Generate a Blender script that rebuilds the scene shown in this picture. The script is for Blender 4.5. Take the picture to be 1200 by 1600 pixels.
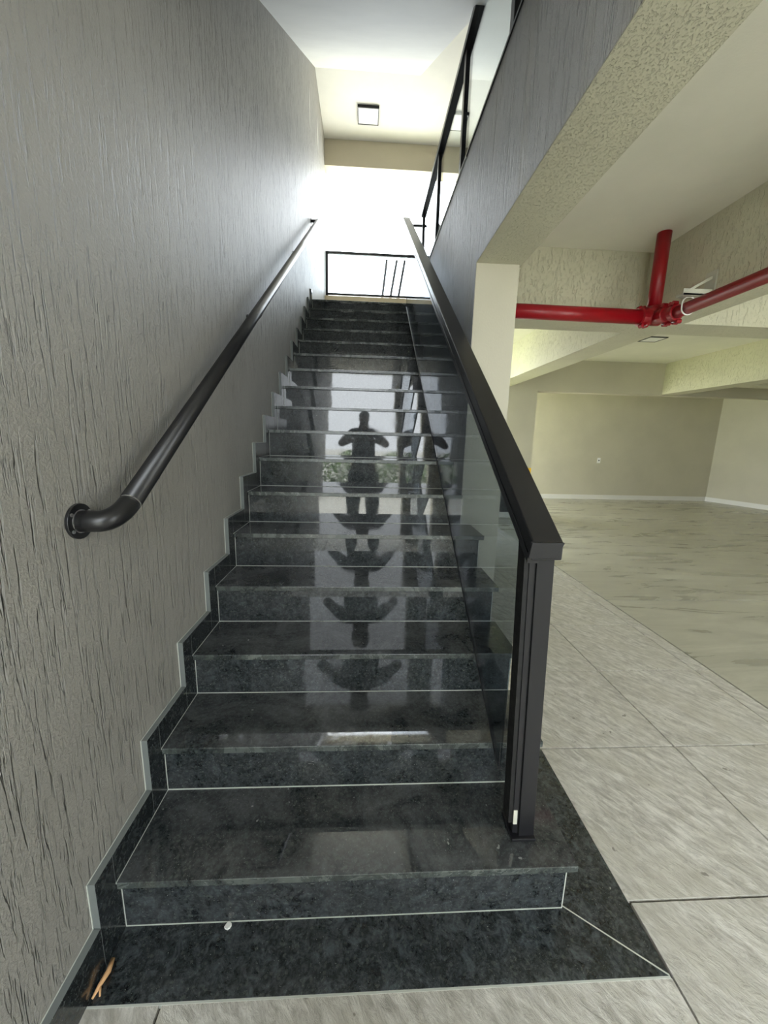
import bpy, bmesh, math, random
from mathutils import Vector, Matrix
random.seed(7)
for o in list(bpy.data.objects): bpy.data.objects.remove(o, do_unlink=True)
S = bpy.context.scene
COL = S.collection

# ---------------------------------------------------------------- camera
CAM = Vector((0.6637, -0.8794, 1.3982)); YAW, PIT, ROL, F = 0.055, -0.1892, 0.0251, 600.36
fw = Vector((math.sin(YAW)*math.cos(PIT), math.cos(YAW)*math.cos(PIT), math.sin(PIT)))
rt = Vector((math.cos(YAW), -math.sin(YAW), 0)); up = rt.cross(fw)
r2 = rt*math.cos(ROL) + up*math.sin(ROL); u2 = -rt*math.sin(ROL) + up*math.cos(ROL)
cd = bpy.data.cameras.new('camera'); cam = bpy.data.objects.new('camera', cd); COL.objects.link(cam)
cam.matrix_world = Matrix.Translation(CAM) @ Matrix((r2, u2, -fw)).transposed().to_4x4()
cd.sensor_fit = 'VERTICAL'; cd.sensor_height = 24; cd.lens = 24*F/1600; cd.clip_start = 0.005; cd.clip_end = 200
S.camera = cam

# ---------------------------------------------------------------- world, light, exposure
S.view_settings.view_transform = 'Standard'; S.view_settings.look = 'None'
S.view_settings.gamma = 1; S.view_settings.use_curve_mapping = False
S.view_settings.exposure = 0.85
W = bpy.data.worlds.new('overcast_sky'); S.world = W; W.use_nodes = True
wn = W.node_tree; bg = wn.nodes['Background']
bg.inputs['Color'].default_value = (0.90, 0.96, 1.0, 1); bg.inputs['Strength'].default_value = 6.0
S.cycles.use_denoising = True
S.cycles.max_bounces = 10; S.cycles.diffuse_bounces = 7; S.cycles.glossy_bounces = 5
S.cycles.transparent_max_bounces = 16; S.cycles.sample_clamp_indirect = 8; S.cycles.caustics_reflective = False

sun = bpy.data.lights.new('sun', 'SUN'); sun.energy = 14; sun.angle = math.radians(6); sun.color = (1, .96, .88)
so = bpy.data.objects.new('sun', sun); COL.objects.link(so); so.rotation_euler = (0, math.radians(-38), 0)   # added for bounce off the outdoor ground; high, from the left of the building

def portal(name, loc, rot, sx, sy):
    l = bpy.data.lights.new(name, 'AREA'); l.shape = 'RECTANGLE'; l.size = sx; l.size_y = sy
    o = bpy.data.objects.new(name, l); COL.objects.link(o); o.location = loc; o.rotation_euler = rot
    l.cycles.is_portal = True
    return o
PI = math.pi

# ---------------------------------------------------------------- materials
def mat(name):
    m = bpy.data.materials.new(name); m.use_nodes = True
    nt = m.node_tree; return m, nt, nt.nodes['Principled BSDF']
def N(nt, kind, **kw):
    n = nt.nodes.new(kind)
    for k, v in kw.items(): setattr(n, k, v)
    return n
def sset(n, **kw):
    for k, v in kw.items():
        n.inputs[k.replace('_', ' ')].default_value = v
    return n
def coords(nt, scale=(1,1,1), rot=(0,0,0), kind='Object', rnd=False):
    tc = N(nt, 'ShaderNodeTexCoord'); mp = N(nt, 'ShaderNodeMapping')
    mp.inputs['Scale'].default_value = scale
    src = tc.outputs[kind]
    if rnd:
        oi = N(nt, 'ShaderNodeObjectInfo'); mu = N(nt, 'ShaderNodeMath', operation='MULTIPLY'); mu.inputs[1].default_value = 37
        nt.links.new(oi.outputs['Random'], mu.inputs[0])
        va = N(nt, 'ShaderNodeVectorMath', operation='ADD'); nt.links.new(src, va.inputs[0]); nt.links.new(mu.outputs[0], va.inputs[1]); src = va.outputs[0]
    if any(rot):                                # turn first, stretch afterwards
        vr = N(nt, 'ShaderNodeVectorRotate', rotation_type='Z_AXIS'); vr.inputs['Angle'].default_value = rot[2]
        nt.links.new(src, vr.inputs['Vector']); src = vr.outputs[0]
    nt.links.new(src, mp.inputs['Vector']); return mp.outputs[0]
def noise(nt, vec, scale, detail=3, rough=.55, dist=0):
    n = N(nt, 'ShaderNodeTexNoise'); sset(n, Scale=scale, Detail=detail, Roughness=rough, Distortion=dist); nt.links.new(vec, n.inputs['Vector']); return n.outputs['Fac']
def ramp(nt, fac, stops, interp='LINEAR'):
    r = N(nt, 'ShaderNodeValToRGB'); cr = r.color_ramp; cr.interpolation = interp
    while len(cr.elements) < len(stops): cr.elements.new(.5)
    for e, (p, c) in zip(cr.elements, stops):
        e.position = p; e.color = (c, c, c, 1) if isinstance(c, (int, float)) else (*c, 1)
    nt.links.new(fac, r.inputs[0]); return r.outputs[0]
def mix(nt, fac, a, b, blend='MIX'):
    m = N(nt, 'ShaderNodeMix', data_type='RGBA', blend_type=blend)
    for k, v in ((0, fac), (6, a), (7, b)):
        if hasattr(v, 'links') or hasattr(v, 'is_linked'): nt.links.new(v, m.inputs[k])
        else: m.inputs[k].default_value = v if k == 0 else (*v, 1)
    return m.outputs[2]
def math_(nt, op, a, b):
    m = N(nt, 'ShaderNodeMath', operation=op)
    for i, v in enumerate((a, b)):
        if hasattr(v, 'is_linked'): nt.links.new(v, m.inputs[i])
        else: m.inputs[i].default_value = v
    return m.outputs[0]
def bump(nt, p, h, dist, strength=1.0):
    b = N(nt, 'ShaderNodeBump'); sset(b, Distance=dist, Strength=strength); nt.links.new(h, b.inputs['Height']); nt.links.new(b.outputs[0], p.inputs['Normal']); return b
def plain(name, col, rough=.5, metal=0, spec=.5, coat=0, flat=False):
    m, nt, p = mat(name); sset(p, Base_Color=(*col, 1), Roughness=rough, Metallic=metal, Specular_IOR_Level=spec, Coat_Weight=coat)
    if flat: return m
    v = coords(nt); n = noise(nt, v, 60, 4)
    nt.links.new(ramp(nt, n, [(.3, max(rough-.06, 0)), (.7, min(rough+.08, 1))]), p.inputs['Roughness'])
    return m

def stucco(name, col, depth=.004, fine=1.0, hs=(64, 64, 4.6), stain=False):
    m, nt, p = mat(name); sset(p, Roughness=.48, Specular_IOR_Level=.5)
    v = coords(nt, scale=hs)
    g1 = noise(nt, v, 1.0, 2.5, .45, 0)
    v2 = coords(nt, scale=(hs[0]*1.9, hs[1]*1.9, hs[2]*2.2))
    g2 = noise(nt, v2, 1.0, 3, .55, 0)
    grooves = ramp(nt, g1, [(.36, 0), (.405, 1)])
    gr2 = ramp(nt, g2, [(.36, 0), (.43, 1)])
    v3 = coords(nt); fn = noise(nt, v3, 140, 4, .6)
    big = noise(nt, v3, 2.2, 4, .6)
    h = math_(nt, 'MULTIPLY', grooves, 1.0)
    h = math_(nt, 'ADD', h, math_(nt, 'MULTIPLY', gr2, .45))
    h = math_(nt, 'ADD', h, math_(nt, 'MULTIPLY', fn, .30*fine))
    bump(nt, p, h, depth)
    c = mix(nt, ramp(nt, big, [(.3, 0), (.7, 1)]), tuple(x*.93 for x in col), tuple(min(x*1.06, 1) for x in col))
    if stain:                                   # old water runs down the beam
        st_ = noise(nt, coords(nt, scale=(3.2, 3.2, .45)), 1.0, 5, .6)
        c = mix(nt, ramp(nt, st_, [(.50, 0), (.66, .6)]), c, (.42, .40, .35))
        c = mix(nt, ramp(nt, st_, [(.30, .45), (.40, 0)]), c, (.20, .185, .15))
    nt.links.new(c, p.inputs['Base Color'])
    return m
def paint(name, col, rough=.7, b=.0012):
    m, nt, p = mat(name); sset(p, Roughness=rough, Specular_IOR_Level=.3)
    v = coords(nt); big = noise(nt, v, 1.5, 5, .6); fn = noise(nt, v, 90, 4, .6)
    bump(nt, p, fn, b)
    nt.links.new(mix(nt, ramp(nt, big, [(.3, 0), (.7, 1)]), tuple(x*.94 for x in col), tuple(min(1, x*1.05) for x in col)), p.inputs['Base Color'])
    return m
def granite(name, dust=.25, rough=.10, relief=0.0, dustcol=(.17, .175, .18), mottle=0.0):
    m, nt, p = mat(name); sset(p, Specular_IOR_Level=.7, Coat_Weight=.20, Coat_Roughness=.34, Coat_IOR=1.5)
    v = coords(nt, rnd=True)
    vo = N(nt, 'ShaderNodeTexVoronoi'); sset(vo, Scale=150.0, Randomness=1.0); nt.links.new(v, vo.inputs['Vector'])
    cell = N(nt, 'ShaderNodeSeparateColor'); nt.links.new(vo.outputs['Color'], cell.inputs[0])
    n1 = noise(nt, v, 70, 6, .7, .6); n2 = noise(nt, v, 9, 5, .65, .3); n3 = noise(nt, v, 260, 3, .6)
    base = mix(nt, ramp(nt, n1, [(.44, 0), (.66, 1)]), (.0035, .005, .006), (.034, .043, .045))
    base = mix(nt, ramp(nt, cell.outputs[0], [(.88, 0), (.97, .45)]), base, (.075, .088, .078))
    base = mix(nt, ramp(nt, n3, [(.66, 0), (.73, 1)]), base, (.30, .33, .30))
    if mottle:
        base = mix(nt, math_(nt, 'MULTIPLY', ramp(nt, noise(nt, v, 26, 5, .7, .7), [(.48, 0), (.66, 1)]), mottle), base, (.10, .12, .135))
    vd = coords(nt, scale=(1, 1, 1), rnd=True); d1 = noise(nt, vd, 5, 6, .72, .8)
    dm = math_(nt, 'MULTIPLY', ramp(nt, d1, [(.38, 0.05), (.66, 1)]), dust)
    col = mix(nt, dm, base, dustcol)
    # small scratches and dried drips
    vs = coords(nt, scale=(9, 9, 60), rot=(0, 0, .5), rnd=True); sc = noise(nt, vs, 3.5, 2, .5)
    col = mix(nt, ramp(nt, sc, [(.745, 0), (.77, .5)]), col, (.42, .43, .42))
    nt.links.new(col, p.inputs['Base Color'])
    rr = ramp(nt, d1, [(.52, rough), (.80, min(1, rough+dust*.5))]); nt.links.new(rr, p.inputs['Roughness'])
    if relief: bump(nt, p, noise(nt, v, 34, 4, .6, .5), relief)
    else: bump(nt, p, noise(nt, v, 3, 2, .5), .0006)
    return m

M = {}
M['stucco_left'] = stucco('grooved_grey_stucco', (.315, .302, .272), .011)
M['stucco_right'] = stucco('fine_grooved_stucco', (.40, .40, .405), .022, hs=(38, 38, 3.4), stain=True)
M['garage_wall'] = paint('garage_wall_paint', (.50, .475, .375))
M['beam_paint'] = stucco('garage_beam_texture', (.58, .565, .43), .0034, hs=(60, 60, 16))
M['beam_soffit'] = stucco('beam_soffit_texture', (.56, .545, .42), .0030, hs=(110, 80, 80))
M['ceiling_garage'] = paint('garage_ceiling_paint', (.76, .75, .65), b=.0006)
M['ceiling_white'] = paint('ceiling_white_paint', (.76, .75, .70), b=.0005)
M['lintel'] = paint('lintel_paint', (.52, .47, .36))
M['curb'] = paint('window_curb_paint', (.62, .52, .36))
M['tread'] = granite('tread_granite', .46, .03)
M['worn_edge'] = granite('worn_tread_edge', .9, .25, dustcol=(.12, .138, .125))
M['riser'] = granite('riser_granite', .18, .03, mottle=.28)
M['slab'] = granite('base_granite', .10, .04, relief=.0045, mottle=.5)
M['skirt'] = granite('skirting_granite', .06, .14)
M['skirt_edge'] = plain('cut_granite_edge', (.15, .165, .16), .35)
M['grout'] = plain('pale_joint', (.50, .52, .47), .8)
M['floor_grout'] = plain('brown_floor_joint', (.075, .065, .048), .9)
M['black_metal'] = plain('black_powder_coat', (.010, .010, .012), .34, spec=.5, flat=True)
M['black_tube'] = plain('satin_black_tube', (.012, .012, .013), .33, spec=.5, flat=True)
M['dark_gap'] = plain('dark_rubber', (.004, .004, .004), .7)
M['steel'] = plain('screw_steel', (.55, .55, .55), .3, metal=.9)
M['red'] = plain('red_pipe_enamel', (.29, .002, .008), .36, flat=True)
M['bracket'] = plain('galvanised_bracket', (.55, .55, .47), .5)
M['white_plastic'] = plain('white_plastic', (.85, .85, .82), .4)
M['yellow'] = plain('yellow_band_paint', (.80, .50, .02), .6)
M['black_band'] = plain('black_band_paint', (.015, .015, .014), .5)
M['skin'] = plain('skin', (.36, .20, .13), .5)
M['hair'] = plain('dark_hair', (.012, .010, .009), .6)
M['shirt'] = plain('navy_cotton', (.02, .025, .05), .9)
M['trousers'] = plain('dark_denim', (.03, .035, .06), .9)
M['shoe'] = plain('black_leather', (.02, .02, .02), .4)
M['twig'] = plain('pale_wood', (.62, .36, .17), .7)
M['chip'] = plain('white_plaster_chip', (.8, .8, .76), .8)
M['ground'] = plain('outdoor_paving', (.50, .50, .46), .9)
M['lawn'] = plain('outdoor_lawn', (.44, .50, .24), .95)  # unseen lawn, lightened to bounce yellow-green light into the garage
M['leaf'] = plain('hedge_leaf', (.10, .19, .03), .6)
M['cap'] = plain('pale_beam_cap', (.70, .69, .64), .5)

TILE_ROT = 55
def tilemat():
    m, nt, p = mat('slate_look_tile'); sset(p, Specular_IOR_Level=.45)
    v = coords(nt, scale=(1.0, 2.7, 1), rot=(0, 0, math.radians(TILE_ROT)), rnd=True)
    n1 = noise(nt, v, 15, 8, .7, .35); n2 = noise(nt, v, 2.2, 4, .6, .4)
    vv = coords(nt, rnd=True); sp = noise(nt, vv, 24, 2, .5)
    c = mix(nt, ramp(nt, n1, [(.38, 0), (.62, 1)]), (.385, .365, .32), (.70, .675, .62))
    c = mix(nt, ramp(nt, n2, [(.4, 0), (.65, .55)]), c, (.50, .475, .40))
    c = mix(nt, ramp(nt, sp, [(.735, 0), (.76, .7)]), c, (.16, .14, .11))
    nt.links.new(c, p.inputs['Base Color'])
    nt.links.new(ramp(nt, n1, [(.3, .30), (.7, .42)]), p.inputs['Roughness'])
    bump(nt, p, n1, .009, 1)
    return m
M['tile'] = tilemat()
def concrete():
    m, nt, p = mat('polished_concrete'); sset(p, Specular_IOR_Level=.5)
    v = coords(nt, scale=(.5, 2.4, 1)); n1 = noise(nt, v, 2.2, 7, .62, .8); n2 = noise(nt, coords(nt), 40, 4, .6)
    c = mix(nt, ramp(nt, n1, [(.36, 0), (.66, 1)]), (.34, .325, .26), (.50, .485, .40))
    c = mix(nt, ramp(nt, noise(nt, coords(nt, scale=(.8, 2.2, 1)), 3.1, 5, .6, 1.5), [(.48, 0), (.80, .24)]), c, (.24, .22, .18))
    nt.links.new(c, p.inputs['Base Color']); nt.links.new(ramp(nt, n1, [(.3, .22), (.7, .40)]), p.inputs['Roughness'])
    bump(nt, p, n2, .0008)
    return m
M['concrete'] = concrete()
def glass(name, tint, refl=1.0):
    m = bpy.data.materials.new(name); m.use_nodes = True; nt = m.node_tree; nt.nodes.clear()
    out = N(nt, 'ShaderNodeOutputMaterial'); mx = N(nt, 'ShaderNodeMixShader'); t = N(nt, 'ShaderNodeBsdfTransparent'); g = N(nt, 'ShaderNodeBsdfGlossy')
    t.inputs[0].default_value = (*tint, 1); g.inputs['Roughness'].default_value = .015; g.inputs[0].default_value = (.95, .97, 1, 1)
    fr = N(nt, 'ShaderNodeFresnel'); geo = N(nt, 'ShaderNodeNewGeometry'); nt.links.new(math_(nt, 'ADD', math_(nt, 'MULTIPLY', geo.outputs['Backfacing'], 1/1.45-1.45), 1.45), fr.inputs[0])
    nt.links.new(math_(nt, 'MULTIPLY', fr.outputs[0], refl), mx.inputs[0]); nt.links.new(t.outputs[0], mx.inputs[1]); nt.links.new(g.outputs[0], mx.inputs[2]); nt.links.new(mx.outputs[0], out.inputs[0])
    return m
M['smoked'] = glass('smoked_glass', (.56, .60, .63))
M['clear'] = glass('clear_glass', (.90, .93, .95))
def emis(name, col, s):
    m, nt, p = mat(name); sset(p, Base_Color=(.85, .85, .85, 1), Emission_Color=(*col, 1), Emission_Strength=s); return m
M['led'] = emis('led_diffuser', (1, 1, .97), 0.0)

# ---------------------------------------------------------------- geometry helpers
def tag(o, label=None, cat=None, group=None, kind=None):
    if label: o['label'] = label
    if cat: o['category'] = cat
    if group: o['group'] = group
    if kind: o['kind'] = kind
    return o
def thing(name, label, cat, loc=(0,0,0), group=None):
    o = bpy.data.objects.new(name, None); COL.objects.link(o); o.location = loc; o.empty_display_size = .1
    return tag(o, label, cat, group)
def obj(name, bm, m, parent=None, bev=0, smooth=False, seg=2):
    """bm is in world coordinates; the mesh is stored relative to the top-level thing's origin"""
    me = bpy.data.meshes.new(name)
    top = parent
    while top is not None and top.parent is not None: top = top.parent
    if top is not None: bmesh.ops.translate(bm, verts=bm.verts, vec=-top.location)
    bmesh.ops.recalc_face_normals(bm, faces=bm.faces)
    if smooth:
        for f in bm.faces: f.smooth = True
    bm.to_mesh(me); bm.free(); me.materials.append(m)
    o = bpy.data.objects.new(name, me); COL.objects.link(o); o.parent = parent
    if bev:
        b = o.modifiers.new('bevel', 'BEVEL'); b.width = bev; b.segments = seg; b.limit_method = 'ANGLE'; b.angle_limit = .6
    return o
def B(): return bmesh.new()
def box(bm, x0, x1, y0, y1, z0, z1):
    vs = [bm.verts.new(p) for p in ((x0,y0,z0),(x1,y0,z0),(x1,y1,z0),(x0,y1,z0),(x0,y0,z1),(x1,y0,z1),(x1,y1,z1),(x0,y1,z1))]
    for f in ((0,3,2,1),(4,5,6,7),(0,1,5,4),(1,2,6,5),(2,3,7,6),(3,0,4,7)): bm.faces.new([vs[i] for i in f])
    return vs
def bx(*a):
    bm = B(); box(bm, *a); return bm
def prism(bm, pts, axis, a, b):
    """polygon pts in the two other axes, extruded along axis from a to b"""
    def P(p, t): return {'X': (t, p[0], p[1]), 'Y': (p[0], t, p[1]), 'Z': (p[0], p[1], t)}[axis]
    v0 = [bm.verts.new(P(p, a)) for p in pts]; v1 = [bm.verts.new(P(p, b)) for p in pts]; n = len(pts)
    bm.faces.new(v0[::-1]); bm.faces.new(v1)
    for i in range(n): bm.faces.new((v0[i], v0[(i+1) % n], v1[(i+1) % n], v1[i]))
    return bm
def pr(pts, axis, a, b): return prism(B(), pts, axis, a, b)
def tube(bm, pts, r, seg=20, caps=True):
    pts = [Vector(p) for p in pts]; rings = []; n = len(pts)
    rs = r if isinstance(r, (list, tuple)) else [r]*n
    t0 = (pts[1]-pts[0]).normalized(); a = t0.orthogonal().normalized()
    for i in range(n):
        t = ((pts[min(i+1, n-1)]-pts[i]).normalized() + (pts[i]-pts[max(i-1, 0)]).normalized()).normalized()
        a = (a - t*a.dot(t)).normalized(); b = t.cross(a)
        rings.append([bm.verts.new(pts[i] + (a*math.cos(2*PI*k/seg) + b*math.sin(2*PI*k/seg))*rs[i]) for k in range(seg)])
    for i in range(n-1):
        for k in range(seg): bm.faces.new((rings[i][k], rings[i][(k+1) % seg], rings[i+1][(k+1) % seg], rings[i+1][k]))
    if caps: bm.faces.new(rings[0][::-1]); bm.faces.new(rings[-1])
    return bm
def tb(pts, r, seg=20): return tube(B(), pts, r, seg)
def arc(p0, p1, p2, n=10):
    p0, p1, p2 = map(Vector, (p0, p1, p2))
    return [(p0*(1-t)**2 + p1*2*t*(1-t) + p2*t*t) for t in [i/n for i in range(n+1)]]
def struct(name, bm, m, parent=None, bev=0):
    o = obj(name, bm, m, parent, bev)
    if parent is None: o['kind'] = 'structure'
    return o

# ---------------------------------------------------------------- dimensions
D, R, WS = .26863, .18, 1.31        # going, rise, stair width
NS = 17; ZL = NS*R                  # 17 risers up to the landing at 3.06
XW, XP = 1.25, 1.487                # wall / beam beside the stairs
YP, ZB, ZC = 1.374, 2.34, 2.83      # pillar front, beam soffit, garage ceiling
YEND, YF = 4.60, 6.08               # stair end, far wall of landing
ZT = 5.93; YB = -2.3                # upper ceiling, back of the entry

# ---------------------------------------------------------------- setting: walls
struct('wall_left', pr([(YB,0),(YEND+.0,0),(YEND+.0,2.86),(YF+.25,2.86),(YF+.25,ZT+.1),(YB,ZT+.1)], 'X', -.20, -.02), M['stucco_left'])
struct('wall_right', bx(XW, XP, YP, YEND, 0, ZB), M['stucco_right'])
o = struct('beam_stairwell', bx(XW, XP+.012, YB, YF, ZB, ZL), M['stucco_right'])
# soffit and pillar front are smoother, painted like the garage
struct('pillar', bx(XW+.002, XP, YP-.004, YP, 0, ZB-.002), M['garage_wall'])
struct('trim_1', bx(XW+.001, XP+.012, YB, YEND, ZB-.004, ZB), M['beam_soffit'])

# landing, curb, lintel, upper ceiling
struct('slab_landing', bx(-.02, 8, YEND, YF+.25, 2.86, ZL-.022), M['ceiling_white'])
struct('wall_landing_blocker', bx(2.1, 8, YF, YF+.22, 3.70, 5.57), M['ceiling_white'])  # added, unseen wall; narrows the opening to cut light on the left wall
struct('wall_back', bx(-.02, 8, YF, YF+.22, ZL-.02, 3.70), M['curb'])
struct('lintel', bx(-.02, 8, YF, YF+.22, 5.57, ZT), M['lintel'])
struct('ceiling', bx(-.2, 8, YB, YF+.25, ZT, ZT+.15), M['ceiling_white'])
struct('floor_upper', bx(XP+.012, 9.9, YB, YEND, ZC, ZL), M['ceiling_garage'])
struct('wall_upper_right', bx(8, 8.2, YB, YF+.3, ZL, ZT+.1), M['ceiling_white'])
struct('wall_upper_front', bx(-.2, 8.2, YB-.2, YB, ZL-.3, ZT+.1), M['ceiling_white'])
struct('beam_upper', bx(2.6, 2.95, YB, YF, 5.5, ZT), M['ceiling_white'])
struct('column_upper', bx(2.55, 3.0, 2.6, 3.0, ZL, 5.5), M['ceiling_white'])
# flight above, seen from below, and the entry slab it starts from
sl = .668
zs = lambda y: 4.022 + sl*(y-2.067)
struct('slab_flight', pr([(.30, zs(.30)), (4.917, zs(4.917)), (4.917, ZT+.05), (4.4, ZT+.05), (.30, zs(.30)+.55)], 'X', -.02, 1.31), M['ceiling_white'])
struct('slab_entry', bx(-.02, XW, YB, .30, 2.87, ZL), M['ceiling_white'])

# ---------------------------------------------------------------- garage
struct('wall_garage_far', bx(1.5, 9.9, 8.6, 8.8, 0, 2.9), M['garage_wall'])
struct('wall_garage_right', pr([(9.56, 8.65), (9.95, 7.3), (9.95, YB), (10.1, YB), (10.1, 8.8), (9.56, 8.8)], 'Z', 0, 2.9), M['garage_wall'])
struct('wall_garage_middle', bx(2.3, 3.73, YF, YF+.30, 0, ZC), M['garage_wall'])
struct('wall_entry', bx(5.0, 10.1, YB-.2, YB, 0, 3), M['garage_wall'])  # unseen; gap beside it is added for light, narrowed to dim right wall
struct('wall_entry_middle', bx(1.75, 3.2, YB-.2, YB, 0, 3), M['garage_wall'])  # unseen; widened to shade the left face of the long beam
struct('lintel_garage', bx(3.73, 9.9, YF, YF+.18, 2.285, ZC), M['garage_wall'])
struct('ceiling_garage', bx(XP, 9.9, YEND, 8.8, ZC, ZC+.02), M['ceiling_garage'])
struct('beam_cross', bx(XP, 9.9, 2.245, 2.55, ZB, ZC), M['beam_paint'])
struct('beam_long', bx(2.84, 3.16, YB, 2.245, ZB, ZC), M['beam_paint'])
struct('beam_long', bx(2.86, 3.18, 2.55, YF, ZB, ZC), M['beam_paint'])
struct('beam_long', bx(6.02, 6.34, 2.55, YF, 2.30, ZC), M['beam_paint'])
struct('beam_cross', bx(6.34, 9.9, 4.95, 5.2, 2.33, ZC), M['beam_paint'])
struct('baseboard_far', bx(3.9, 9.57, 8.585, 8.6, 0, .11), M['cap'])
struct('baseboard_right', pr([(9.545, 8.6), (9.935, 7.3), (9.935, -1), (9.95, -1), (9.95, 7.3), (9.56, 8.6)], 'Z', 0, .11), M['cap'])
struct('baseboard_middle', bx(2.3, 3.73, YF-.015, YF, 0, .10), M['cap'])
p = struct('column_band', bx(2.3, 3.735, YF-.006, YF+.10, .10, .83), M['black_band'])
obj('yellow_stripe', bx(2.3, 3.738, YF-.009, YF+.10, .83, .93), M['yellow'], p)
struct('pillar_entry', bx(XW, XP, YB, YB+.25, 0, ZB), M['garage_wall'])

# ground outside, unseen; colours chosen for the light they bounce indoors
struct('ground', pr([(-30, YB-.01), (30, YB-.01), (30, -40), (-30, -40)], 'Z', -.12, -.03), M['ground'])
struct('ground_side', pr([(-20, YB), (-.21, YB), (-.21, YEND), (1.5, YEND), (1.5, 8.2), (-20, 8.2)], 'Z', -.12, -.014), M['lawn'])
struct('ground_back', pr([(-20, 8.2), (1.5, 8.2), (1.5, 8.81), (20, 8.81), (20, 40), (-20, 40)], 'Z', -.12, -.014), M['ground'])

# ---------------------------------------------------------------- floor and its tiles
fl = struct('floor', bx(-.02, 9.95, YB, 8.7, -.10, -.012), M['floor_grout'])
fl['label'] = 'pale slate look floor tiles and grey concrete slabs of the garage'
G = .0034
tile_mesh = {}
def tile(x0, x1, y0, y1, m, name, dz=0):
    w, h = round(x1-x0, 3), round(y1-y0, 3); key = (w, h, m.name)
    if key not in tile_mesh:
        bm = bx(G, w-G, G, h-G, -.012, 0); me = bpy.data.meshes.new(name)
        bmesh.ops.bevel(bm, geom=[e for e in bm.edges if all(v.co.z > -.001 for v in e.verts)], offset=.0005, segments=1, affect='EDGES')
        bmesh.ops.recalc_face_normals(bm, faces=bm.faces); bm.to_mesh(me); bm.free(); me.materials.append(m); tile_mesh[key] = me
    o = bpy.data.objects.new(name, tile_mesh[key]); COL.objects.link(o); o.parent = fl; o.location = (x0, y0, dz); return o
YR = [.027 + .6013*i for i in range(-4, 10)]
for i in range(len(YR)-1):
    y0, y1 = YR[i], YR[i+1]
    cols = [(1.549, 2.150), (2.150, 2.782), (2.782, 2.886)]
    if y1 > .03:
        cols[0] = (1.502 if y0 < .6 else 1.313, 2.150)
    else:
        cols = [(.178, .779), (.779, 1.51), (1.51, 2.150), (2.150, 2.782), (2.782, 2.886), (-.018, .178)]
    for (a, b) in cols:
        if abs(y0 - (.027-.6013)) < .01:                 # the row that meets the black base slab
            if b <= 1.52:
                if a == .178: tile(.178, 1.51, y0, -.142, M['tile'], 'tile')
                elif a < 0: tile(a, b, y0, -.142, M['tile'], 'tile')
                continue
        tile(a, b, y0, y1, M['tile'], 'tile', -.0005*random.random())
for (a, b, c, d) in ((2.892, 9.95, YB, 2.299), (2.892, 9.95, 2.308, 8.6), (1.5, 2.886, 5.44, 8.6)):
    tile(a, b, c, d, M['concrete'], 'concrete_slab')

# ---------------------------------------------------------------- staircase
st = thing('staircase', 'black granite staircase of seventeen steps rising beside the grey wall', 'stairs', (.65, 0, 0))
obj('base_slab', pr([(0,-.142),(1.502,-.142),(1.290,.022),(0,.022)], 'Z', -.02, .0015), M['slab'], st, bev=.001)
obj('base_slab', pr([(1.504,-.140),(1.504,.62),(1.290,.62),(1.292,.024)], 'Z', -.02, .0015), M['slab'], st, bev=.001)
prof = [(.05, -.01)]
for k in range(1, NS+1): prof += [((k-1)*D+.045, (k-1)*R-.03 if k > 1 else -.01), ((k-1)*D+.045, k*R-.023)]
prof += [(YEND, ZL-.023), (YEND, ZL-.25), (.7, -.01)]
core = []
for q in prof:
    if not core or (abs(q[0]-core[-1][0])+abs(q[1]-core[-1][1])) > 1e-4: core.append(q)
core = [(.045, -.01)]
for k in range(1, NS+1): core += [((k-1)*D+.045, k*R-.023), (k*D+.045 if k < NS else YEND, k*R-.023)]
core += [(YEND, ZL-.25), (.6, -.01)]
obj('concrete_core', pr(core, 'X', .0, 1.245), M['garage_wall'], st)
for k in range(1, NS+1):
    xr = WS if k <= 5 else XW-.001
    y0 = (k-1)*D
    yb = y0 + D + .018 if k < NS else YEND + .35
    t_ = obj('tread', bx(0.001, xr, y0, yb, k*R-.022, k*R), M['tread'], st, bev=.0018)
    t_.data.materials.append(M['worn_edge'])
    for f in t_.data.polygons:
        if f.normal.y < -.5: f.material_index = 1
    xr2 = WS-.022 if k <= 5 else XW-.001
    obj('riser', bx(0.001, xr2, y0+.018, y0+.04, (k-1)*R+.002, k*R-.022), M['riser'], st, bev=.0008)
    if k <= 5: obj('cheek_panel', bx(WS-.044, WS-.022, y0+.041, min(y0+D+.04, YP-.005), 0.002, k*R-.0225), M['riser'], st, bev=.0008)
jt = B()
for k in range(1, NS+1):
    xr = WS-.022 if k <= 5 else XW-.002
    y0 = (k-1)*D+.018
    box(jt, .001, xr, y0-.0018, y0+.004, (k-1)*R-.001+(.0015 if k == 1 else 0), (k-1)*R+(.0035 if k < 3 else .0022))
    if k <= 5: box(jt, xr-.002, xr+.001, y0-.001, y0+.004, (k-1)*R, k*R-.023)
    box(jt, .0, .0018, y0-.0012, y0+.003, (k-1)*R, k*R-.023)
    box(jt, .0, .0012, (k-1)*D, k*D+.018, k*R-.004, k*R+.0008)
prism(jt, [(1.2900, .0220), (1.5030, -.1430), (1.5045, -.1400), (1.2915, .0240)], 'Z', -.001, .0024)
box(jt, 0, 1.504, -.1465, -.1415, -.011, .0008)
o = obj('pale_joint', jt, M['grout'], st); o['kind'] = 'stuff'; o['label'] = 'thin pale grout joints between treads and risers'

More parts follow.
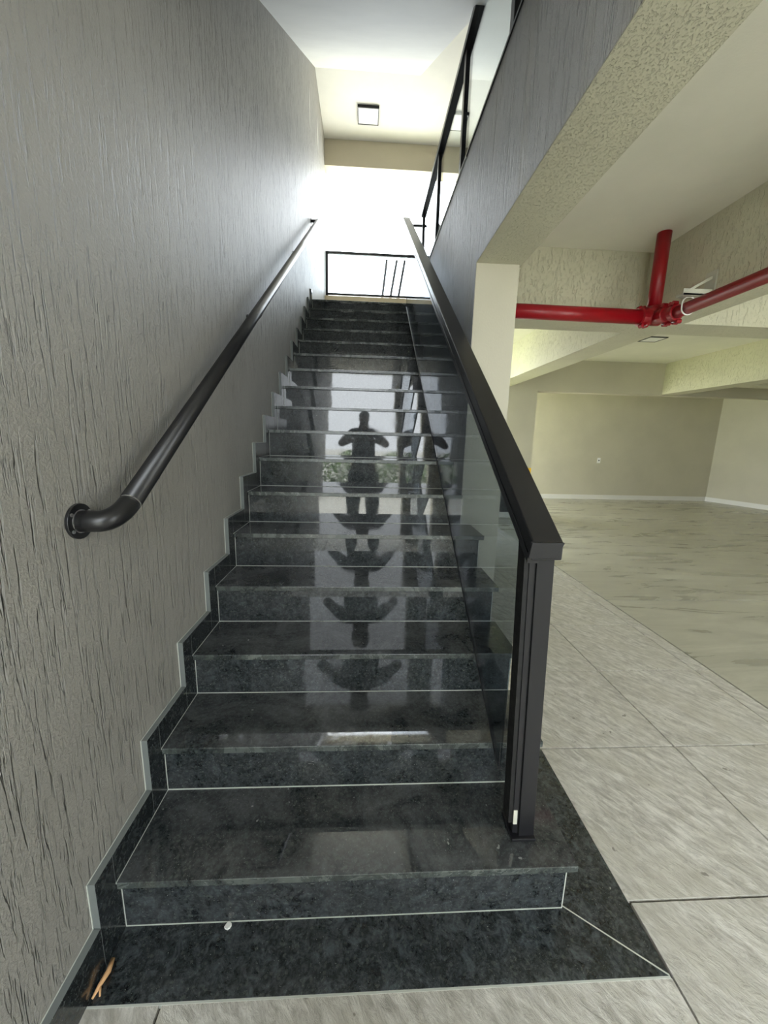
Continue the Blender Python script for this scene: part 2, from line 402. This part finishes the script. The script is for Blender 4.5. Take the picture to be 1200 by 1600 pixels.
# stepped skirting on the left wall: one upright and one level piece per step
sk = thing('stepped_skirting', 'stepped black granite skirting climbing the grey wall on the stairs', 'skirting', (-.01, 0, 0))
def skirt(pts): 
    o = obj('skirting_piece', pr(pts, 'X', -.0198, 0.0), M['skirt'], sk, bev=.0012)
    o.data.materials.append(M['skirt_edge'])
    for f in o.data.polygons:
        if abs(f.normal.x) < .3: f.material_index = 1
    return o
skirt([(YB, 0), (-.070, 0), (-.070, .132), (YB, .132)])
for k in range(1, NS+1):
    ya = (k-1)*D-.070; zt = k*R+.092; zlo = (k-1)*R+.092 if k > 1 else .132
    g = .0008
    # upright piece in front of riser k
    skirt([(ya+g, (k-1)*R-.0 if k > 1 else 0), ((k-1)*D+.018, (k-1)*R if k > 1 else 0), ((k-1)*D+.018, k*R), ((k-1)*D, k*R), ((k-1)*D, zt), (ya+g, zt)] if k == 1 else
          [(ya+g, (k-1)*R), ((k-1)*D+.018, (k-1)*R), ((k-1)*D+.018, k*R), ((k-1)*D, k*R), ((k-1)*D, zt), (ya+g, zt)])
    if k < NS: skirt([((k-1)*D+g, k*R), (k*D-.070, k*R), (k*D-.070, zt), ((k-1)*D+g, zt)])

ck = B(); e = .0013
box(ck, -.0198, -.0175, YB, -.070, .132, .132+e)
for k in range(1, NS+1):
    ya = (k-1)*D-.070; zt = k*R+.092
    box(ck, -.0198, -.0175, ya-e, ya+.0005, ((k-1)*R+.092 if k > 1 else .132), zt+e)
    box(ck, -.0198, -.0175, ya, k*D-.070 if k < NS else (k-1)*D, zt, zt+e)
o = obj('caulk_line', ck, M['grout'], sk); o['kind'] = 'stuff'; o['label'] = 'thin pale caulk line where skirting meets the wall'

# ---------------------------------------------------------------- left handrail
hr = thing('wall_handrail', 'round black metal handrail fixed along the textured grey wall', 'handrail', (-.02, .058, 1.185))
XH = .062
fs = .05
hz = lambda y: 1.222 + .643*(y-.135)
fc = Vector((-.018, .058, 1.185))
obj('flange', tb([(-.0198, .058, 1.185), (-.012, .058, 1.185)], .043, 32), M['black_tube'], hr, bev=.001)
pts = [Vector((-.012, .058, 1.185)), Vector((.012, .060, 1.185))] + arc((.014, .060, 1.185), (XH, .062, 1.180), (XH, .130, hz(.130)), 14)
obj('elbow', tb(pts, .0262, 28), M['black_tube'], hr, smooth=True)
obj('rail_tube', tb([(XH, .1305, hz(.1305)), (XH, 1.5, hz(1.5)), (XH, 3.0, hz(3.0)), (XH, 4.42, hz(4.42))], .0266, 28), M['black_tube'], hr, smooth=True)
obj('joint_ring', tb([(XH, .1285, hz(.1285)), (XH, .1315, hz(.1315))], .0271, 28), M['steel'], hr)
obj('joint_ring', tb([(-.0125, .058, 1.185), (-.0105, .058, 1.185)], .0285, 28), M['steel'], hr)
for a in (35, 145, 215, 325):
    y, z = .058+.035*math.cos(math.radians(a)), 1.185+.035*math.sin(math.radians(a))
    obj('screw', tb([(-.013, y, z), (-.0095, y, z)], .0042, 12), M['steel'], hr)
for yb in (1.55, 3.1, 4.36):
    z = hz(yb)
    b = obj('wall_bracket', tube(tb([(-.02, yb, z-.075), (-.014, yb, z-.075)], .024, 20), arc((-.015, yb, z-.075), (XH, yb, z-.085), (XH, yb, z-.022), 8), .0065, 10), M['black_metal'], hr)

obj('end_bracket', tube(tb([(-.0198, 4.40, hz(4.40)), (-.012, 4.40, hz(4.40))], .028, 20), [(-.012, 4.40, hz(4.40)), (XH, 4.40, hz(4.40))], .016, 14), M['black_metal'], hr)

# ---------------------------------------------------------------- smoked glass stair balustrade
bl = thing('stair_balustrade', 'smoked glass stair balustrade with black post and broad sloping black handrail', 'railing', (1.18, .11, .18))
def lean(bm, z0=.18, z1=1.13, dx=-.033):
    for v in bm.verts: v.co.x += dx*(v.co.z-z0)/(z1-z0)
    return bm
ptop = 1.125
obj('post', lean(bx(1.163, 1.211, .085, .145, .18, ptop)), M['black_metal'], bl, bev=.0015)
obj('post_channel', lean(bx(1.143, 1.1575, .087, .145, .20, ptop)), M['black_metal'], bl, bev=.001)
obj('channel_gap', lean(bx(1.1570, 1.1635, .093, .145, .19, ptop)), M['dark_gap'], bl)
obj('foot_plate', bx(1.138, 1.214, .074, .165, .18, .190), M['black_metal'], bl, bev=.002)
obj('latch_clip', lean(bx(1.1425, 1.155, .0835, .0875, .235, .285)), M['bracket'], bl, bev=.001)
XG = 1.103
ho = lambda y: 1.132 + .670*(y-.03)     # top face of the handrail
yE = 4.30
def sloped(x0, x1, ya, yb, top, bot, capa=True):
    return pr([(ya, ho(ya)+top), (yb, ho(yb)+top), (yb, ho(yb)+bot), (ya, ho(ya)+bot)], 'X', x0, x1)
obj('handrail', sloped(1.090, 1.170, .032, yE, .018, -.030), M['black_metal'], bl, bev=.004, seg=3)
obj('end_cap', pr([(1.084, 1.153), (1.168, 1.153), (1.150, 1.112), (1.078, 1.112)], 'Y', .022, .034), M['black_metal'], bl, bev=.002)
obj('glazing_channel', sloped(1.088, 1.118, .05, yE-.3, -.030, -.055), M['black_metal'], bl, bev=.001)
bo = lambda y: .18 + .670*y + (.115 + .021*y)
gl = pr([(.135, bo(.135)), (3.64, bo(3.64)), (3.64, ho(3.64)-.03), (.135, ho(.135)-.03)], 'X', XG-.004, XG+.004)
obj('glass_panel', gl, M['smoked'], bl)
obj('bottom_profile', pr([(.135, bo(.135)-.006), (3.64, bo(3.64)-.006), (3.64, bo(3.64)+.005), (.135, bo(.135)+.005)], 'X', XG-.006, XG+.006), M['black_metal'], bl, bev=.001)
obj('glass_edge', bx(XG-.0045, XG+.0045, 3.638, 3.650, bo(3.64), ho(3.64)-.03), M['dark_gap'], bl)
obj('side_channel', lean(bx(1.130, 1.1425, .090, .135, .235, 1.128)), M['dark_gap'], bl)
obj('link_bar', tb([(1.15, 4.05, ho(4.05)-.02), (1.29, 4.05, ho(4.05)-.02)], .014, 12), M['black_metal'], bl)

# ---------------------------------------------------------------- upper floor guard on the beam
ur = thing('upper_guard_rail', 'black framed glass guard rail standing on top of the grey beam', 'railing', (1.30, 2.5, ZL))
XU = 1.275
obj('top_rail', bx(XU-.015, XU+.045, 1.0, 3.93, 3.83, 3.875), M['black_metal'], ur, bev=.003)
for y in (1.12, 2.05, 2.97, 3.89):
    obj('post', bx(XU-.002, XU+.043, y-.025, y+.025, ZL+.012, 3.83), M['black_metal'], ur, bev=.002)
for (a, b) in ((1.15, 2.02), (2.08, 2.94), (3.0, 3.86)):
    obj('glass_panel', bx(XU+.012, XU+.018, a, b, ZL+.04, 3.825), M['clear'], ur)
obj('beam_cap', bx(XW-.006, XP+.02, 1.75, 4.285, ZL+.0005, ZL+.012), M['cap'], ur)
obj('beam_cap', bx(XW-.006, XP+.02, -.6, 1.745, ZL+.0005, ZL+.014), M['black_metal'], ur)

# guard in the big window on the landing
wg = thing('window_guard', 'grey framed glass guard across the bright opening above the stair top', 'railing', (1.5, YF-.05, 3.70))
y0, y1 = YF+.02, YF+.06
obj('top_rail', bx(.0, 2.05, y0, y1, 4.335, 4.375), M['black_metal'], wg, bev=.003)
obj('bottom_rail', bx(.0, 2.05, y0, y1, 3.72, 3.75), M['black_metal'], wg, bev=.003)
obj('post', bx(-.015, .03, y0, y1, 3.70, 4.375), M['black_metal'], wg, bev=.003)
obj('post', bx(2.05, 2.095, y0, y1, 3.70, 4.375), M['black_metal'], wg, bev=.003)
obj('glass_panel', bx(.03, 2.05, y0+.017, y0+.023, 3.75, 4.335), M['clear'], wg)
# three slanted wires outside
for i, (xa, xb) in enumerate(((.945, 1.01), (1.09, 1.185), (1.23, 1.325))):
    z0, z1 = 3.86, 4.46
    o = obj('outdoor_wire', tb([(xa-(xb-xa)*1.4, YF+.45, z0-.84), (xb+(xb-xa)*.0, YF+.45, z1)], .022, 8), M['black_metal'])
    tag(o, ['first thin slanted wire outside the landing guard, from the grey wall side', 'middle thin slanted wire outside the landing guard', 'third thin slanted wire outside the landing guard, next to the stair glass'][i], 'wire', 'slanted wires outside the landing window')

# ---------------------------------------------------------------- lamps
def lamp(x, y, z, s, label, h=.035):
    t = thing('ceiling_lamp', label, 'lamp', (x, y, z), 'square ceiling lamps')
    bm = B(); w = .012
    box(bm, x-s, x+s, y-s, y-s+w, z-h, z); box(bm, x-s, x+s, y+s-w, y+s, z-h, z)
    box(bm, x-s, x-s+w, y-s+w, y+s-w, z-h, z); box(bm, x+s-w, x+s, y-s+w, y+s-w, z-h, z)
    obj('lamp_frame', bm, M['black_metal'], t)
    obj('diffuser', bx(x-s+w, x+s-w, y-s+w, y+s-w, z-h+.004, z-.002), M['led'], t)
lamp(.653, 5.57, ZT, .15, 'square black framed lamp on the white ceiling above the landing')
lamp(4.60, 4.56, ZC, .125, 'small square flush lamp on the white garage ceiling between two beams', .012)

# ---------------------------------------------------------------- red pipes
rp = thing('sprinkler_pipe', 'red fire sprinkler pipes joined at a tee under the garage ceiling', 'pipe', (2.70, 1.97, 2.83))
PT = Vector((2.70, 1.97, 2.29))
obj('cross_pipe', tb([(XP+.013, 1.97, 2.295), (2.62, 1.97, 2.290)], .048, 24), M['red'], rp, smooth=True)
obj('riser_pipe', tb([(2.70, 1.97, 2.33), (2.70, 1.97, ZC)], .044, 24), M['red'], rp, smooth=True)
obj('long_pipe', tb([(2.71, 1.80, 2.262), (2.71, -2.25, 2.285)], .038, 24), M['red'], rp, smooth=True)
bm = tb([(2.60, 1.97, 2.290), (2.75, 1.97, 2.290)], .054, 24); tube(bm, [(2.70, 1.97, 2.290), (2.70, 1.97, 2.36)], .050, 24); tube(bm, [(2.70, 1.98, 2.285), (2.71, 1.79, 2.265)], .043, 24)
obj('tee_fitting', bm, M['red'], rp, smooth=True)
def coupling(c, ax, r):
    c = Vector(c); ax = Vector(ax).normalized(); bm = tb([c-ax*.022, c-ax*.018, c+ax*.018, c+ax*.022], [r*.9, r, r, r*.9], 24)
    side = ax.cross(Vector((0, 0, 1))).normalized() if abs(ax.z) < .9 else Vector((1, 0, 0))
    dn = (Vector((0, 0, -1))*.85 + side*.3).normalized()
    for s in (1, -1):
        q = c + dn*s*(r+.008); m2 = bmesh.new()
        tube(bm, [q-ax*.014+side*.016, q-ax*.014-side*.016], .014, 12); tube(bm, [q+ax*.012+side*.016, q+ax*.012-side*.016], .014, 12)
    cp = obj('coupling', bm, M['red'], rp, smooth=False)
    q = c + dn*(r+.012)
    obj('bolt', tb([q-side*.034, q+side*.034], .005, 8), M['steel'], cp)
coupling((2.625, 1.97, 2.290), (1, 0, 0), .060)
coupling((2.705, 1.86, 2.275), (0, 1, 0), .052)
coupling((2.71, 1.775, 2.264), (0, 1, 0), .050)
pb = thing('pipe_bracket', 'pale metal angle bracket holding the red pipe to the beam', 'bracket', (2.84, 1.68, 2.40))
obj('bracket_arm', bx(2.64, 2.835, 1.64, 1.70, 2.325, 2.340), M['bracket'], pb, bev=.002)
obj('bracket_arm', bx(2.64, 2.835, 1.64, 1.647, 2.325, 2.365), M['bracket'], pb, bev=.001)
obj('wall_plate', bx(2.828, 2.84, 1.63, 1.71, 2.30, 2.48), M['bracket'], pb, bev=.002)
obj('brace', pr([(2.65, 2.345), (2.835, 2.455), (2.835, 2.435), (2.675, 2.345)], 'Y', 1.655, 1.675), M['bracket'], pb)
obj('hanger_loop', tb([(2.71+.043*math.cos(a), 1.67, 2.265+.043*math.sin(a)+(.02 if math.sin(a) > 0 else 0)) for a in [PI/2+2*PI*i/24 for i in range(25)]], .004, 8), M['white_plastic'], pb)

# ---------------------------------------------------------------- small things
ot = thing('wall_outlet', 'small white outlet plate on the far garage wall', 'outlet', (6.575, 8.6, .985))
obj('plate', bx(6.535, 6.615, 8.59, 8.6, .92, 1.05), M['white_plastic'], ot, bev=.003)
obj('socket', bx(6.56, 6.59, 8.586, 8.591, .97, 1.0), M['black_band'], ot)
def blob(name, cx, cy, cz, r, m, label, cat, group=None, flat=.45, n=9):
    bm = B(); pts = [(cx+r*(.7+.5*random.random())*math.cos(2*PI*i/n), cy+r*(.7+.5*random.random())*math.sin(2*PI*i/n)) for i in range(n)]
    prism(bm, pts, 'Z', cz, cz+r*flat); o = obj(name, bm, m, None, bev=r*.15); return tag(o, label, cat, group)
blob('plaster_chip', .291, .006, .002, .010, M['chip'], 'white chip of plaster lying at the foot of the first riser', 'debris', flat=.5)
tw = B(); tube(tw, [(.012, -.060, .012), (.016, -.085, .012), (.010, -.110, .010), (.006, -.132, .006)], [.0055, .0068, .005, .0025], 10); tube(tw, [(.010, -.108, .010), (.022, -.128, .006)], [.0035, .002], 8)
tag(obj('wood_splinter', tw, M['twig'], None, smooth=True), 'orange brown forked wood splinter beside the skirting on the base slab', 'debris')
# bare plaster marks on the left wall near the landing
for i, (y, z, h, w) in enumerate(((4.35, 5.10, .42, .07), (5.15, 5.35, .40, .09), (5.45, 5.05, .30, .07))):
    pts = [(y-w*.2, z+h*.5), (y+w*.1, z+h*.15), (y+w*.5, z-h*.1), (y+w*.3, z-h*.5), (y, z-h*.2), (y-w*.4, z+h*.05)]
    o = obj('bare_patch', pr(pts, 'X', -.0195, -.0165), M['ceiling_white']); o['kind'] = 'structure'

# ---------------------------------------------------------------- planting seen in the stair reflections
def hedge(name, x0, x1, y0, y1, h, n, label):
    t = bpy.data.meshes.new(name); V = []; Fc = []
    for i in range(n):
        c = Vector((random.uniform(x0, x1), random.uniform(y0, y1), random.uniform(0, h)*1.0))
        c.z += .08*math.sin(c.x*5)
        a = Vector((random.gauss(0, 1), random.gauss(0, 1), random.gauss(0, 1))).normalized(); b = a.orthogonal().normalized()
        s = random.uniform(.03, .06); k = len(V)
        V += [c-a*s, c+b*s*.5, c+a*s, c-b*s*.5]; Fc.append((k, k+1, k+2, k+3))
    t.from_pydata(V, [], Fc); t.materials.append(M['leaf']); o = bpy.data.objects.new(name, t); COL.objects.link(o)
    return tag(o, label, kind='stuff')
hedge('hedge_foliage', -3.5, 3.4, -6.6, -5.9, .95, 9000, 'green hedge outside the entry behind the camera')

# ---------------------------------------------------------------- the photographer (mirrored in the polished risers)
def skin_obj(name, chain, edges, m, parent, sub=2, root=0):
    me = bpy.data.meshes.new(name); top = parent
    while top.parent: top = top.parent
    me.from_pydata([Vector(c[:3])-top.location for c in chain], edges, []); me.materials.append(m)
    o = bpy.data.objects.new(name, me); COL.objects.link(o); o.parent = parent
    sm = o.modifiers.new('skin', 'SKIN'); sm.use_smooth_shade = True
    for i, c in enumerate(chain):
        rr = c[3]; r = rr if isinstance(rr, tuple) else (rr, rr)
        me.skin_vertices[0].data[i].radius = r; me.skin_vertices[0].data[i].use_root = (i == root)
    s = o.modifiers.new('subdivision', 'SUBSURF'); s.levels = sub; s.render_levels = sub
    return o
PX, PY = .655, -1.17
ps = thing('person', 'person in dark clothes holding up a phone, mirrored in the glossy risers', 'person', (PX, PY, 0))
hand_y, hand_z = -.93, 1.38
body = [(PX, PY, .98, (.165, .12)), (PX, PY, 1.20, (.155, .11)), (PX, PY+.01, 1.38, (.17, .12)), (PX, PY, 1.50, (.09, .075)), (PX, PY+.01, 1.56, .06), (PX, PY+.03, 1.645, (.078, .092)), (PX, PY+.03, 1.73, (.076, .092)), (PX, PY+.02, 1.79, .05)]
E_ = [(i, i+1) for i in range(7)]
for s in (1, -1):
    i0 = len(body)
    body += [(PX+s*.185, PY, 1.475, .064), (PX+s*.345, PY+.02, 1.315, .048), (PX+s*.34, PY+.06, 1.29, .045), (PX+s*.20, PY+.17, 1.345, .036), (PX+s*.105, hand_y-.03, hand_z-.01, .028), (PX+s*.085, hand_y-.002, hand_z, .026)]
    E_ += [(3, i0)] + [(i0+j, i0+j+1) for j in range(5)]
for s in (1, -1):
    i0 = len(body)
    body += [(PX+s*.11, PY, .90, .10), (PX+s*.12, PY+.015, .51, .066), (PX+s*.125, PY-.01, .30, .058), (PX+s*.13, PY-.02, .09, .042), (PX+s*.135, PY+.12, .035, (.038, .028))]
    E_ += [(0, i0)] + [(i0+j, i0+j+1) for j in range(4)]
skin_obj('body', body, E_, M['skin'], ps)
sh = [(PX, PY, .94, (.185, .135)), (PX, PY, 1.20, (.182, .132)), (PX, PY+.005, 1.38, (.20, .142)), (PX, PY, 1.485, (.12, .09))]
Es = [(0,1),(1,2),(2,3)]
for s in (1, -1):
    i0 = len(sh); sh += [(PX+s*.19, PY, 1.475, .080), (PX+s*.29, PY+.012, 1.37, .068)]; Es += [(3, i0), (i0, i0+1)]
skin_obj('shirt', sh, Es, M['shirt'], ps)
tr = [(PX, PY, .95, (.175, .13))]; Et = []
for s in (1, -1):
    i0 = len(tr); tr += [(PX+s*.11, PY, .86, .115), (PX+s*.12, PY+.015, .50, .085), (PX+s*.128, PY-.015, .12, .066)]; Et += [(0, i0), (i0, i0+1), (i0+1, i0+2)]
skin_obj('trousers', tr, Et, M['trousers'], ps)
for s in (1, -1): skin_obj('shoe', [(PX+s*.12, PY-.04, .05, (.042, .045)), (PX+s*.125, PY+.08, .042, (.045, .038)), (PX+s*.13, PY+.17, .034, (.042, .026))], [(0,1),(1,2)], M['shoe'], ps)
def ell(c, r, seg=20):
    bm = B(); bmesh.ops.create_uvsphere(bm, u_segments=seg, v_segments=seg//2+2, radius=1)
    for v in bm.verts: v.co = Vector((v.co.x*r[0]+c[0], v.co.y*r[1]+c[1], v.co.z*r[2]+c[2]))
    return bm
obj('hair', ell((PX, PY+.0, 1.745), (.090, .102, .084)), M['hair'], ps, smooth=True)
for s in (1, -1):
    obj('eye', ell((PX+s*.031, PY+.113, 1.692), (.011, .008, .007), 12), M['white_plastic'], ps, smooth=True)
    obj('ear', ell((PX+s*.078, PY+.02, 1.682), (.010, .020, .030), 12), M['skin'], ps, smooth=True)
obj('nose', ell((PX, PY+.127, 1.662), (.013, .018, .022), 12), M['skin'], ps, smooth=True)
obj('mouth', ell((PX, PY+.113, 1.620), (.024, .008, .006), 12), M['shirt'], ps, smooth=True)
for s in (1, -1):
    for j, (dz, ln, rr) in enumerate(((.030, .062, .0085), (.011, .068, .009), (-.008, .064, .0088), (-.026, .052, .0078))):
        b0 = Vector((PX+s*.088, hand_y-.006, hand_z+dz*.8)); 
        skin_obj('finger', [(*b0, rr), (*(b0+Vector((s*.004, .026, .002))), rr), (*(b0+Vector((-s*.018, .036, .003))), rr*.9), (*(b0+Vector((-s*ln*.62, .030, .003))), rr*.75)], [(0,1),(1,2),(2,3)], M['skin'], ps, 1)
    b0 = Vector((PX+s*.09, hand_y-.01, hand_z-.02))
    skin_obj('thumb', [(*b0, .011), (*(b0+Vector((-s*.02, -.018, .02))), .010), (*(b0+Vector((-s*.045, -.014, .035))), .008)], [(0,1),(1,2)], M['skin'], ps, 1)
ph = thing('phone', 'dark smartphone held upright in both hands of the mirrored person', 'phone', (PX, hand_y+.004, hand_z))
obj('case', bx(PX-.075, PX+.075, hand_y, hand_y+.009, hand_z-.036, hand_z+.036), M['black_band'], ph, bev=.004)
obj('screen', bx(PX-.070, PX+.070, hand_y-.0008, hand_y+.0, hand_z-.032, hand_z+.032), M['black_tube'], ph)

# ---------------------------------------------------------------- daylight portals (guide sky sampling only, give no light of their own)
portal('portal_entry', (2.5, YB-.02, 1.4), (math.radians(90), 0, 0), 5.2, 2.9)
portal('portal_landing', (1.05, YF+.3, 4.63), (math.radians(-90), 0, 0), 2.3, 2.0)
portal('portal_side', (1.49, 6.7, 1.4), (0, math.radians(-90), 0), 2.9, 4.2)
